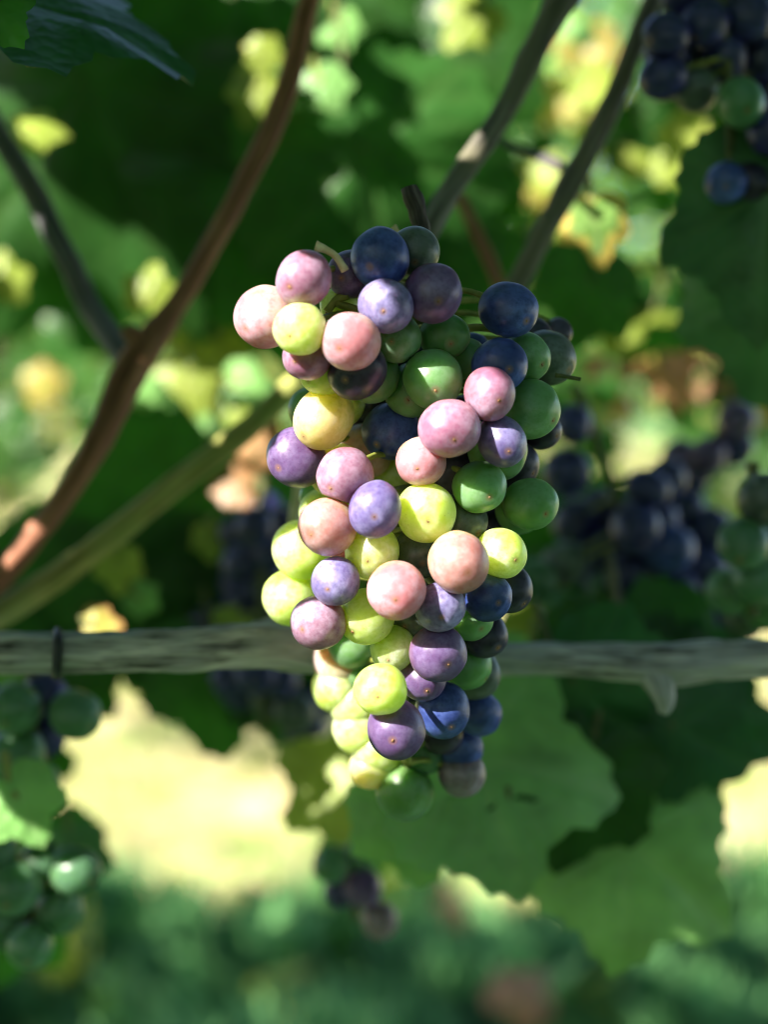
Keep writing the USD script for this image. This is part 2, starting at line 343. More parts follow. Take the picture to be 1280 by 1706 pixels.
_nub = trimesh.creation.icosphere(1, 1.0)
def grape(bunch, c, r, key, axis, seed, level=4, rachis=None, details=True, stem=None, near=()):
    ml = berry(r, seed, level)
    q = quat_to(axis, seed * 1.7)
    W = np.array(Gf.Matrix3d(q))                    # flattened where the berries press on each other
    for c2, r2 in near:
        n_ = c2 - c; d_ = np.linalg.norm(n_)
        if 1e-6 < d_ < (r + r2) * 1.02:
            n_ = W @ (n_ / d_); h_ = max((d_ * d_ + r * r - r2 * r2) / (2 * d_), .55 * r) - .02 * r
            s_ = ml[0] @ n_; over_ = np.maximum(s_ - h_, 0)
            ml = (ml[0] - np.outer(over_ * .88, n_), ml[1])
    g = part(bunch, 'grape', ml, G[key], True, loc=c, quat=q)
    if details:
        g_ = np.random.default_rng(seed + 5)
        v = _nub.vertices * np.array([.00042, .00036, .00030]) * g_.uniform(.7, 1.15) * (1 + .5 * g_.uniform(-1, 1, (len(_nub.vertices), 1)))
        part(g, 'stylar_scar', (v + [0, 0, ml[0][:, 2].max() - .035 * r + .0001], _nub.faces), SCAR)
        if rachis is not None:
            R = np.array(Gf.Matrix3d(q)).T          # local -> world
            L = lambda w: R.T @ (np.asarray(w) - c)
            a = np.array([0, 0, -.94 * r]); e = L(rachis)
            mid = a + np.array([0, 0, -.35]) * np.linalg.norm(e - a)
            (tv, tf), _ = tube(spline([a + [0, 0, .0006], a - [0, 0, .0012], mid * .5 + e * .25 + a * .25, e], 8), [.0021, .0011, .0009, .0009, .0012], 7)
            part(g, 'pedicel', (tv, tf), stem or STEM_GREEN)
    return g

# front bunch: x, y, radius (photo pixels), skin, extra depth (m); nearest first
MAIN = [
    (500, 549, 40, 'Y', -.028), (506, 466, 43, 'M', -.026), (444, 528, 49, 'P', -.03), (584, 569, 45, 'P', -.022), (643, 510, 42, 'V', -.014), (722, 489, 47, 'A', -.008),
    (634, 430, 46, 'B', -.010), (585, 457, 38, 'A', -.016), (691, 419, 40, 'K', 0), (513, 592, 39, 'M', -.02), (596, 618, 45, 'D', -.01), (540, 618, 38, 'Y', -.012),
    (749, 714, 48, 'M', -.012), (816, 656, 40, 'M', -.012), (833, 608, 42, 'B', -.004), (836, 735, 41, 'V', -.008), (847, 516, 43, 'B', 0), (701, 769, 39, 'P', -.008),
    (721, 632, 47, 'G', 0), (884, 682, 47, 'G', 0), (874, 595, 39, 'G', .006), (912, 596, 42, 'K', .014), (890, 560, 28, 'D', .02), (928, 556, 24, 'D', .03), (660, 562, 38, 'G', 0), (740, 560, 38, 'G', .006), (566, 508, 30, 'Y', .004),
    (624, 628, 40, 'G', .004), (780, 605, 38, 'G', .016), (685, 650, 40, 'G', .012), (789, 580, 24, 'B', .022),
    (625, 849, 43, 'V', -.012), (575, 792, 42, 'M', -.008), (651, 719, 44, 'B', 0), (540, 697, 47, 'L', 0), (546, 877, 46, 'O', -.01), (710, 854, 46, 'Y', -.006),
    (765, 937, 48, 'O', -.012), (661, 983, 44, 'P', -.012), (734, 1011, 39, 'V', -.010), (559, 968, 38, 'V', -.008), (531, 1037, 43, 'M', -.008), (612, 1027, 41, 'Y', -.004), (835, 921, 38, 'Y', 0),
    (813, 995, 39, 'B', -.002), (730, 1088, 44, 'A', -.010), (634, 1148, 41, 'Y', -.010), (654, 1080, 35, 'Y', 0), (660, 1214, 46, 'A', -.002), (704, 1128, 37, 'A', 0), (737, 1182, 43, 'B', 0),
    (799, 811, 41, 'G', 0), (828, 750, 46, 'G', .004), (884, 840, 40, 'G', .004), (858, 774, 38, 'D', .012), (900, 716, 32, 'D', .02), (866, 848, 38, 'G', .02), (494, 762, 46, 'A', .006),
    (562, 672, 40, 'Y', .006), (518, 682, 34, 'G', .016), (562, 785, 42, 'L', .008), (608, 752, 44, 'W', .012), (660, 795, 45, 'Y', .006), (545, 852, 40, 'Y', .008), (502, 916, 44, 'Y', 0),
    (620, 918, 42, 'Y', 0), (484, 995, 42, 'Y', .002), (696, 922, 40, 'K', .01), (768, 866, 40, 'K', .008), (824, 886, 36, 'D', .016), (843, 978, 38, 'D', .01), (575, 938, 24, 'P', .018),
    (550, 1022, 36, 'L', .016), (535, 828, 32, 'G', .022), (683, 1025, 36, 'K', .01), (783, 1030, 37, 'G', .008), (806, 1056, 36, 'D', .016), (776, 1105, 39, 'G', .006), (790, 1122, 39, 'K', .016),
    (587, 1072, 38, 'G', .004), (567, 1098, 43, 'W', .01), (562, 1145, 38, 'Y', .018), (594, 1172, 41, 'Y', .008), (596, 1214, 40, 'Y', .018), (795, 1187, 36, 'B', .016), (736, 1222, 33, 'D', .02),
    (768, 1245, 33, 'B', .03), (630, 1250, 40, 'Y', .018), (618, 1278, 33, 'L', .03), (704, 1255, 33, 'H', .026), (674, 1318, 43, 'G', .034), (770, 1288, 36, 'T', .038), (625, 684, 38, 'D', .016),
    # hidden heart of the bunch
    (600, 830, 40, 'D', .022), (690, 720, 42, 'D', .026), (760, 790, 42, 'D', .024), (650, 880, 40, 'D', .024), (740, 990, 40, 'K', .024), (600, 1000, 40, 'G', .022), (690, 1080, 40, 'D', .024),
    (640, 1060, 38, 'G', .022), (780, 700, 40, 'D', .026), (820, 830, 40, 'D', .026), (560, 730, 36, 'D', .026), (680, 600, 38, 'D', .026), (700, 1180, 38, 'D', .022), (620, 960, 38, 'D', .022), (640, 640, 38, 'D', .03), (850, 640, 36, 'D', .028), (760, 900, 40, 'D', .03), (590, 900, 38, 'D', .028), (660, 1140, 38, 'D', .026), (750, 1150, 38, 'D', .024), (600, 1120, 36, 'G', .026), (830, 700, 38, 'D', .03), (800, 930, 38, 'K', .024), (640, 780, 38, 'D', .026), (720, 800, 38, 'D', .022), (700, 660, 36, 'D', .024), (660, 1010, 38, 'K', .022),
]
def solve(rows, k=.925):
    out = []
    for x, y, r, key, extra in rows:
        r *= 1.10; xc = 690 + (0 if y < 1000 else -(y - 1000) * .02)
        off = .022 * (1 - math.sqrt(max(0, 1 - min(1, ((x - xc) / 235)) ** 2))) + extra
        for X, Y, R, o in out:
            d2 = (x - X) ** 2 + (y - Y) ** 2; s = (k * (r + R)) ** 2
            if d2 < s: off = max(off, o + min(.5, math.sqrt(s - d2)) * mpp(0) if False else o + math.sqrt(s - d2) * mpp(0) * .92)
        out.append((x, y, r, min(off, .062)))
    return [(x, y, r, o, row[3]) for (x, y, r, o), row in zip(out, rows)]

front = solve(MAIN)
RACHIS = spline([at(697, 400, .034), at(695, 440, .034), at(690, 560, .035), at(690, 760, .036), at(680, 960, .036), at(672, 1120, .036), at(680, 1270, .042)], 60)
bunch = thing('grape_bunch', 'ripening grape bunch in sharp focus with pink, yellow green, violet and blue berries', 'grape bunch')
ALL = [(at(x, y, o), r * mpp(o)) for x, y, r, o, _ in front]
for i, (x, y, r, off, key) in enumerate(front):
    c = at(x, y, off); rad = r * mpp(off)
    d = np.linalg.norm(RACHIS - (c + [0, 0, .006]), axis=1); a = RACHIS[d.argmin()]
    ax = c - a; ax = ax / np.linalg.norm(ax) + np.array([rng.normal(0, .2), -.35 + rng.normal(0, .2), -.30 + rng.normal(0, .15)]); ax /= np.linalg.norm(ax)
    grape(bunch, c, rad, key, ax, 100 + i, 4 if i < 92 else 3, rachis=a, near=[x_ for j_, x_ in enumerate(ALL) if j_ != i])
(v, f), uv = tube(RACHIS, [.0024, .0022, .0019, .0016, .0010], 10, rough=.15, seed=4)
part(bunch, 'rachis', (v, f), STEM_GREEN, uv=uv)
(v, f), uv = tube(spline([at(683, 312, .030), at(688, 330, .030), at(697, 355, .031), at(703, 385, .032), at(697, 420, .032)], 22), [.0024, .0030, .0027, .0025, .0028], 14, rough=.28, seed=5, ridges=3, freq=220)
part(bunch, 'peduncle', (v, f), BARK_DARK, uv=uv)
for pts, rad in (([(526, 411), (545, 417), (562, 430), (575, 452)], [.0016, .0009, .0011, .0011]), ([(655, 378), (662, 386), (674, 398)], [.0012, .0008, .0008])):
    (v, f), uv = tube(spline([at(a, b, -.012 if a < 600 else .03) for a, b in pts], 14), rad, 9, rough=.3, seed=int(pts[0][0]), freq=300)
    part(bunch, 'broken_stalk', (v, f), STEM_PALE, uv=uv)
for pts in ([(560, 505), (590, 515), (640, 530), (690, 540)], [(772, 548), (795, 546), (822, 548), (850, 560)], [(545, 520), (560, 500), (580, 492)], [(925, 625), (945, 628), (968, 632)]):
    (v, f), uv = tube(spline([at(a, b, .0 if a < 700 else .02) for a, b in pts], 12), [.0011, .0012] if pts[0][0] < 900 else [.0007, .0005], 8, rough=.2, seed=int(pts[0][0]), freq=300)
    part(bunch, 'side_stalk', (v, f), STEM_GREEN if pts[0][0] < 900 else STEM_DARK, uv=uv)

# bunches behind
def back_bunch(label, off, rows, jitter=.012, top=None):
    off = far(off)
    b = thing('grape_bunch', label, 'grape bunch')
    g = np.random.default_rng(int(rows[0][0] + 7 * rows[0][1]) % 9973)
    xs = [r_[0] for r_ in rows]; ys = [r_[1] for r_ in rows]
    top = top or (np.mean(xs), min(ys) - 60)
    R = spline([at(*top, off + .012, False), at(np.mean(xs), np.mean(ys), off + .014, False), at(np.mean(xs), max(ys), off + .014, False)], 24)
    placed = []
    for x, y, r, key in rows:
        o = g.uniform(-.003, .003)
        for X, Y, RR, O in placed:
            d2 = (x - X) ** 2 + (y - Y) ** 2; s = (.93 * (r + RR)) ** 2
            if d2 < s: o = max(o, O + math.sqrt(s - d2) * mpp(off, False) * .9)
        placed.append((x, y, r, min(o, .05)))
        o = placed[-1][3] + off; c = at(x, y, o, False)
        a = R[np.linalg.norm(R - (c + [0, 0, .006]), axis=1).argmin()]
        ax = c - a + np.array([0, -.004, -.003]); ax /= np.linalg.norm(ax)
        grape(b, c, r * mpp(o, False), key, ax, int(g.integers(1e6)), 3, rachis=a)
    (v, f), uv = tube(R, [.0024, .0014], 8, rough=.2, seed=3)
    part(b, 'rachis', (v, f), STEM_DARK, uv=uv)
    return b

back_bunch('dark blue grape bunch in deep shade hanging at the top right corner', .10, [
    (1110, 60, 40, 'X'), (1175, 40, 42, 'X'), (1245, 30, 44, 'X'), (1105, 130, 38, 'X'), (1160, 150, 40, 'K'), (1235, 172, 42, 'H'), (1205, 95, 42, 'X'), (1270, 100, 42, 'X'), (1140, -10, 40, 'X'), (1215, -20, 42, 'X'),
    (1210, 305, 36, 'B'), (1252, 308, 36, 'D'), (1283, 225, 38, 'X'), (1285, 350, 36, 'X'), (1300, 280, 36, 'X'), (1265, 255, 36, 'X'), (1110, 95, 40, 'X'), (1140, 95, 40, 'X'), (1290, 170, 40, 'X'), (1310, 60, 42, 'X')], top=(1190, -90))
back_bunch('shaded bunch of nearly black and dark green grapes right of the sharp bunch', .18, [
    (955, 706, 33, 'X'), (945, 788, 42, 'X'), (1060, 880, 42, 'X'), (1110, 915, 44, 'B'), (1050, 960, 42, 'X'), (1120, 985, 44, 'X'), (1170, 950, 42, 'X'), (1090, 1030, 42, 'X'), (1160, 1025, 42, 'X'), (1010, 985, 36, 'H'),
    (1080, 815, 38, 'X'), (1110, 800, 36, 'X'), (1030, 1020, 40, 'X'), (935, 1015, 36, 'H'), (890, 968, 36, 'H'), (965, 1025, 34, 'K'), (1180, 885, 40, 'X'), (1010, 920, 40, 'X'), (960, 870, 40, 'X'), (1130, 1050, 36, 'H'), (1000, 850, 38, 'X'), (1215, 1010, 40, 'X'),
    (940, 940, 38, 'K'), (1090, 870, 42, 'X'), (1150, 910, 40, 'X'), (1075, 1000, 42, 'X'), (1200, 950, 40, 'X'), (1030, 870, 40, 'X'), (1000, 960, 40, 'X'), (1140, 850, 36, 'X')], top=(960, 640))
back_bunch('small blurred cluster of dark purple grapes beside the right picture edge', .22, [
    (1228, 700, 34, 'A'), (1180, 760, 34, 'A'), (1135, 765, 34, 'A'), (1225, 745, 32, 'X'), (1150, 800, 32, 'X')], top=(1235, 640))
back_bunch('blurred cluster of green grapes at the right picture edge above the old wood', .12, [
    (1240, 905, 44, 'H'), (1262, 965, 44, 'H'), (1215, 985, 40, 'H'), (1275, 1010, 40, 'H'), (1270, 830, 44, 'K'), (1290, 900, 40, 'H'), (1240, 1030, 36, 'K')])
back_bunch('blurred dark blue bunch left of the sharp bunch behind the old wood', .20, [
    (425, 880, 36, 'X'), (455, 915, 36, 'X'), (405, 935, 36, 'X'), (440, 965, 36, 'X'), (410, 1000, 36, 'X'), (460, 1015, 34, 'X'), (375, 1030, 34, 'X'), (430, 1055, 34, 'X'), (425, 1125, 34, 'X'), (385, 1130, 34, 'X'), (465, 1130, 34, 'X'), (490, 1185, 36, 'K'), (510, 1220, 36, 'X'), (450, 1165, 34, 'K'), (520, 1170, 34, 'X'), (400, 890, 36, 'X'), (475, 960, 36, 'X'), (425, 920, 38, 'B'), (430, 1000, 38, 'X'), (400, 970, 36, 'X'), (480, 880, 34, 'X'), (440, 850, 32, 'X'), (470, 1050, 34, 'X'), (395, 1060, 34, 'X'), (345, 1040, 30, 'X'), (400, 1150, 34, 'X'), (440, 1100, 36, 'X'), (500, 1140, 34, 'X')])
back_bunch('blurred bunch of shaded green grapes in the lower left corner below the old wood', .12, [
    (25, 1180, 44, 'H'), (125, 1190, 42, 'H'), (75, 1160, 40, 'X'), (30, 1255, 46, 'H'), (70, 1225, 40, 'X'), (55, 1310, 44, 'H'), (5, 1320, 42, 'H'), (125, 1450, 42, 'H'), (25, 1480, 46, 'H'), (70, 1440, 40, 'H'), (100, 1515, 42, 'H'), (50, 1575, 38, 'H'), (5, 1540, 40, 'H'), (-15, 1420, 44, 'H'), (60, 1500, 38, 'H')])
back_bunch('few blurred purple and green grapes hanging low behind the leaf under the sharp bunch', .16, [
    (605, 1478, 33, 'A'), (632, 1532, 33, 'T'), (552, 1440, 32, 'H'), (570, 1480, 30, 'X'), (600, 1425, 30, 'H')], top=(600, 1380))

# ------------------------------------------------------------------ the vine: old wood, canes, leaves
vine = thing('grape_vine', 'old grape vine with grey horizontal wood, brown canes and broad green leaves', 'grape vine')
def wood(name, pts, radii, material, label=None, sides=20, n=70, rough=.18, ridges=4, seed=1, freq=70):
    (v, f), uv = tube(spline([at(*p) for p in pts], n), np.array(radii) * grow(np.mean([p[2] for p in pts])), sides, rough, seed, ridges, freq)
    p = part(vine, name, (v, f), material, uv=uv)
    if label: tag(p, label)
    return p
cordon = wood('cordon', [(-420, 1095, .10), (-150, 1090, .085), (60, 1088, .075), (240, 1085, .07), (420, 1076, .07), (520, 1078, .075), (700, 1098, .085), (860, 1098, .09), (1000, 1100, .092), (1100, 1106, .09), (1200, 1100, .09), (1320, 1095, .09), (1600, 1080, .10)],
              [.0075, .0068, .0066, .0066, .0072, .0078, .0062, .0056, .0058, .0074, .0068, .0062, .0070], BARK_OLD, 'gnarled grey horizontal vine wood', 48, 260, .30, 7, 2, 48)
(v, f), uv = tube(spline([at(1090, 1110, .09), at(1102, 1140, .088), at(1108, 1165, .088), at(1106, 1182, .09)], 14), [.0065, .0050, .0036, .0024], 16, .3, 8, 4, 120)
part(cordon, 'knot', (v, f), BARK_OLD, uv=uv)
(v, f), uv = tube(spline([at(380, 1074, .072), at(430, 1058, .072), at(480, 1042, .075), at(530, 1026, .08)], 16), [.004, .0048, .0044, .0035], 14, .25, 12, 4, 120)
part(cordon, 'spur', (v, f), BARK_OLD, uv=uv)
brown = wood('cane', [(560, -120, .13), (520, -10, .13), (470, 170, .13), (395, 330, .13), (300, 500, .13), (246, 575, .13), (212, 628, .13), (150, 760, .13), (60, 890, .13), (-30, 990, .13), (-120, 1060, .12)],
     [.0038, .0037, .0041, .0037, .0037, .0060, .0064, .0044, .0042, .0048, .0054], BARK_BROWN, 'reddish brown cane slanting across the left of the picture', seed=3)
(v, f), uv = tube(spline([at(240, 575, .13), at(222, 560, .128), at(208, 548, .128)], 10), [.0050, .0040, .0026], 10, .3, 15, 3, 200)
part(brown, 'bud', (v, f), BARK_BROWN, uv=uv)
wood('cane', [(-60, 130, .15), (5, 235, .15), (60, 330, .15), (120, 450, .15), (155, 520, .15), (200, 580, .14), (225, 610, .135)], [.0040, .0042, .0042, .0042, .0044, .0048, .005], BARK_SLATE, 'dark grey side cane at the left edge', seed=5)
wood('cane', [(560, 560, .14), (490, 640, .14), (400, 725, .14), (300, 800, .14), (170, 905, .14), (60, 985, .14), (-60, 1060, .13)], [.0036, .0040, .0046, .0045, .0046, .0050, .0054], BARK_OLIVE, 'olive green younger cane running down to the lower left', seed=6)
wood('cane', [(1000, -130, .11), (945, -20, .11), (895, 75, .11), (835, 195, .105), (770, 290, .10), (720, 370, .095), (690, 450, .09), (676, 560, .08)], [.0042, .0056, .0044, .0038, .0038, .0040, .0038, .0036], BARK_SLATE2, 'grey brown cane above the bunch', seed=7)
wood('cane', [(1130, -100, .13), (1080, 20, .13), (1020, 170, .13), (955, 300, .13), (900, 400, .13), (865, 470, .13), (840, 540, .13)], [.0037, .0037, .0038, .0046, .0038, .0036, .0036], BARK_SLATE2, 'grey olive cane at the upper right', seed=8)
wood('tendril', [(835, 235, .15), (880, 255, .15), (935, 278, .14)], [.0014, .0018, .002], BARK_SLATE, seed=9, n=20, sides=8)
wood('shoot', [(765, 325, .18), (800, 400, .18), (835, 480, .18), (850, 540, .18)], [.0022, .0024, .0026], BARK_BROWN, 'thin brown shoot behind the bunch', seed=10, n=24, sides=10)
wood('shoot', [(500, 800, .10), (492, 850, .10), (486, 910, .10)], [.0018, .0018, .0018], STEM_PALE, seed=11, n=20, sides=8)
tie = thing('vine_tie', 'dark strap tied round the grey horizontal wood near the left edge', 'tie')
(v, f), uv = tube(spline([at(96, 1050, .073), at(96, 1064, .0692), at(95, 1088, .0684), at(94, 1112, .0692), at(93, 1126, .073)], 16), [.0013, .0015, .0015, .0015, .0014], 8, .15, 4)
part(tie, 'strap', (v, f), TIE)
(v, f), uv = tube(spline([at(96, 1050, .073), at(96, 1062, .078), at(95, 1088, .0795), at(94, 1114, .078), at(93, 1126, .073)], 16), [.0013, .0014], 8, .1, 5)
part(tie, 'strap', (v, f), TIE)

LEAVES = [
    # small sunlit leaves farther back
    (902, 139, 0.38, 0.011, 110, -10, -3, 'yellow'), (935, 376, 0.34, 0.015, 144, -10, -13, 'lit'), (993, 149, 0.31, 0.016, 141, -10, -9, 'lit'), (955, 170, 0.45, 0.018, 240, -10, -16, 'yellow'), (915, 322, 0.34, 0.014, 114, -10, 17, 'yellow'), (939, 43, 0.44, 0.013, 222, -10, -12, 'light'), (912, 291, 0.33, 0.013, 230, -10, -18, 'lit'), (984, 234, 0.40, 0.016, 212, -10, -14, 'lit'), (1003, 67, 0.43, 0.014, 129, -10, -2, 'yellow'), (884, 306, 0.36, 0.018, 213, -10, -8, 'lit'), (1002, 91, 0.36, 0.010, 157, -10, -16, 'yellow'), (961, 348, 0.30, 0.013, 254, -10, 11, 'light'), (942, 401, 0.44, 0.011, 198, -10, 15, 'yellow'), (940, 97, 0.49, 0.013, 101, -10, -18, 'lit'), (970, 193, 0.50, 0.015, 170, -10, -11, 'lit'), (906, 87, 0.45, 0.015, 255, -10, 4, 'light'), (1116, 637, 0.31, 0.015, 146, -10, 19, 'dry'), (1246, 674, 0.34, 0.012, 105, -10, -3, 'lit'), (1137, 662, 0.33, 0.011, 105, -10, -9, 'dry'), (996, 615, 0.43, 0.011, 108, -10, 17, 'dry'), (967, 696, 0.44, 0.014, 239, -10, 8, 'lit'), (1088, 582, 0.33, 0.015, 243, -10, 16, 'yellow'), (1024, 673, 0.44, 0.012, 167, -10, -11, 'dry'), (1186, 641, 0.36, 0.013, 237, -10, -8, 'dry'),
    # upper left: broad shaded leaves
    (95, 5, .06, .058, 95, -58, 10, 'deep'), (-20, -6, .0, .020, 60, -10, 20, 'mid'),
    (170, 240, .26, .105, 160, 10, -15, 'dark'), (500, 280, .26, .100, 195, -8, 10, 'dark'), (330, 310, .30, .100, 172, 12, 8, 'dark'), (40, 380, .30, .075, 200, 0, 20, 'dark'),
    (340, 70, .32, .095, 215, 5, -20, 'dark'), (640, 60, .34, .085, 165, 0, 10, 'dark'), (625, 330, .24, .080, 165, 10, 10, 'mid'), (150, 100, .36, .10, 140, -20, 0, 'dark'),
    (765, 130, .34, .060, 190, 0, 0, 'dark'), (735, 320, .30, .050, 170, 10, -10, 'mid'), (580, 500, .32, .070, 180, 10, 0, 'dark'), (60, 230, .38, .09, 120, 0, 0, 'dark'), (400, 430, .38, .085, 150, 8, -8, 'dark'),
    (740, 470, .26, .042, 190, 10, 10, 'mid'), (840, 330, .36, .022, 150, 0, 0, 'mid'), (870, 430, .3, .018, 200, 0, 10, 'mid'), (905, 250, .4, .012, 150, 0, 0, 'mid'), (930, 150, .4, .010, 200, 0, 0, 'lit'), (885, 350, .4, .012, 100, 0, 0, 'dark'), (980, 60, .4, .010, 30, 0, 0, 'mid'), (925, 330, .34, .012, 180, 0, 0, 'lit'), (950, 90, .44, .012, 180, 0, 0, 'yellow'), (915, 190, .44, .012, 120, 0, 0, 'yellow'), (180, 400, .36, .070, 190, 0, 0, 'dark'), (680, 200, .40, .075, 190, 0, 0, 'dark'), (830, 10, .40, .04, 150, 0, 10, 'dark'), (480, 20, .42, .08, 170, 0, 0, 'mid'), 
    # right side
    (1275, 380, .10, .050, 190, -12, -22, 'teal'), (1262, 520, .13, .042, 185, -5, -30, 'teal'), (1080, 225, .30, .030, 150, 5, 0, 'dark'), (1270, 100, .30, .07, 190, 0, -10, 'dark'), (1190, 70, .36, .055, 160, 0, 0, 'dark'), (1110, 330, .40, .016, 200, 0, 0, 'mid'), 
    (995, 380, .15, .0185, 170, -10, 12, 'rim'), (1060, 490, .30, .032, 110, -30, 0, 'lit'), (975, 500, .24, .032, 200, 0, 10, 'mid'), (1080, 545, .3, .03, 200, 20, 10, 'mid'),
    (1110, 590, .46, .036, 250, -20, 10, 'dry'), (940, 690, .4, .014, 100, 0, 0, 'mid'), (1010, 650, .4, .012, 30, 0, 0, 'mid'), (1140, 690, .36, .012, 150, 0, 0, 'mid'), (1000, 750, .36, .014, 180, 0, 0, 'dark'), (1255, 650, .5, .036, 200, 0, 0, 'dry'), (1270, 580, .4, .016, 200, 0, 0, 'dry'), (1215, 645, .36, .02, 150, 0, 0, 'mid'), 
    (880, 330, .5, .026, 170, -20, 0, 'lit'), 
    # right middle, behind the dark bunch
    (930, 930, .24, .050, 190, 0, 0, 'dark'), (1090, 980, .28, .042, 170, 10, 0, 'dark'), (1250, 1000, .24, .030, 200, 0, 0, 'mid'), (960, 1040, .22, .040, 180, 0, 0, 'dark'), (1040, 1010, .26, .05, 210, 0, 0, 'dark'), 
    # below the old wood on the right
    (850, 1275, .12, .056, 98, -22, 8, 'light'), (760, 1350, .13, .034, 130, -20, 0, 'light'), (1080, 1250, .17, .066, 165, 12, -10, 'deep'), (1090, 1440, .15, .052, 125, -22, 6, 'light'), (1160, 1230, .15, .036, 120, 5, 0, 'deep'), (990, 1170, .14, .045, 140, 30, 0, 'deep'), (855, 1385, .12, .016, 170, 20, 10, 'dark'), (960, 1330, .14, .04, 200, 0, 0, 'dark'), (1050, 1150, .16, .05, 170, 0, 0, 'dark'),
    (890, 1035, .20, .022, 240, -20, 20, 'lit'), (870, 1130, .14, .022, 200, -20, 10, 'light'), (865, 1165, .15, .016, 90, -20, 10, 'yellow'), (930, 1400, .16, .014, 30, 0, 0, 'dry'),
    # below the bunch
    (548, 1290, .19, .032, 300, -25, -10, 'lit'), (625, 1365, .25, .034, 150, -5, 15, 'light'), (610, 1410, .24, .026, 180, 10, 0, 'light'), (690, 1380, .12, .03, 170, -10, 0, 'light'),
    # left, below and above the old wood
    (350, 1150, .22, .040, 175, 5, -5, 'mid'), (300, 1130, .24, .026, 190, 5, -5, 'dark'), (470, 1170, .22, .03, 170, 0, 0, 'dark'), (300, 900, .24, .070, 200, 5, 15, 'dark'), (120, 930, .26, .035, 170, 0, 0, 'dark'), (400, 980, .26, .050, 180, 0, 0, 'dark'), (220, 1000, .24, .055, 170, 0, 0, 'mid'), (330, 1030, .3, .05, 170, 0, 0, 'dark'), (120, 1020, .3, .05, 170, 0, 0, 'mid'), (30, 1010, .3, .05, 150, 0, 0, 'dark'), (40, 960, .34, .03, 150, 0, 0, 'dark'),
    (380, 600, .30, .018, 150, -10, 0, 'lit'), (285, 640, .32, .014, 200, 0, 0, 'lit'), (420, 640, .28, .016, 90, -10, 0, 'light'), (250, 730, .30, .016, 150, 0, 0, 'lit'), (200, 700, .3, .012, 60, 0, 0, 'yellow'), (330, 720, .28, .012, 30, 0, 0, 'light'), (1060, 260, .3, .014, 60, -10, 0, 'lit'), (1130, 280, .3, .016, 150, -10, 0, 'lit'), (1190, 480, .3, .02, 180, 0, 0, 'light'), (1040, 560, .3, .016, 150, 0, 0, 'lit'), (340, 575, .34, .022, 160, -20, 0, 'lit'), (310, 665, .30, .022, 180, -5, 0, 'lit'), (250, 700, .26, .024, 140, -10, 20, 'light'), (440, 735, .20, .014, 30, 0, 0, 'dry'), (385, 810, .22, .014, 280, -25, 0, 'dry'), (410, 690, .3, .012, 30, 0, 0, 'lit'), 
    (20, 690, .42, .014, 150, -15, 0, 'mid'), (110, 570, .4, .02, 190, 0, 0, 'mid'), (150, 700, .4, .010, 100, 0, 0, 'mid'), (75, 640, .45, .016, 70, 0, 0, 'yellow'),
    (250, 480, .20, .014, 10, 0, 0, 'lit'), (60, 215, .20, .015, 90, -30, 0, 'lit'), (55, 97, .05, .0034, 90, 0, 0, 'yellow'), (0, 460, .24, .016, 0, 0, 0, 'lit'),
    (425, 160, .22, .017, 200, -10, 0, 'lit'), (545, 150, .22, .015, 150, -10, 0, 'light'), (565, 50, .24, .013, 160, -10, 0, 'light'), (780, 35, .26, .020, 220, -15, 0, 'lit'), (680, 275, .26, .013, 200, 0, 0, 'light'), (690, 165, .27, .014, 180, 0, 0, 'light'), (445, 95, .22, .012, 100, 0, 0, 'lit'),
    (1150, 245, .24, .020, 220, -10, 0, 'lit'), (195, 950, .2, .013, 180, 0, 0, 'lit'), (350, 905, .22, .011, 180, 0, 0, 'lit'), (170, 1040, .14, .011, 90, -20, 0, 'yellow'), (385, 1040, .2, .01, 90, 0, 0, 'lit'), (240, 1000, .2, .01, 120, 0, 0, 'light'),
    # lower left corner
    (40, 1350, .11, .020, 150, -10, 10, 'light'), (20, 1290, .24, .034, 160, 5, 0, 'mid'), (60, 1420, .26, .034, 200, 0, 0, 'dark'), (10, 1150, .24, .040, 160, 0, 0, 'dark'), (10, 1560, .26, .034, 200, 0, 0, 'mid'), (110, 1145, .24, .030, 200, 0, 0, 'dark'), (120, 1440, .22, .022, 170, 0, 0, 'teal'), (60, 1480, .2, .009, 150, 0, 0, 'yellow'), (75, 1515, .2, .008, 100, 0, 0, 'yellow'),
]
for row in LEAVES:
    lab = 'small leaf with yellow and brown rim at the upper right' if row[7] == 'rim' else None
    leaf(vine, *row, label=lab, n=96 if row[3] > .06 else 64, rings=6 if row[3] > .06 else 4)

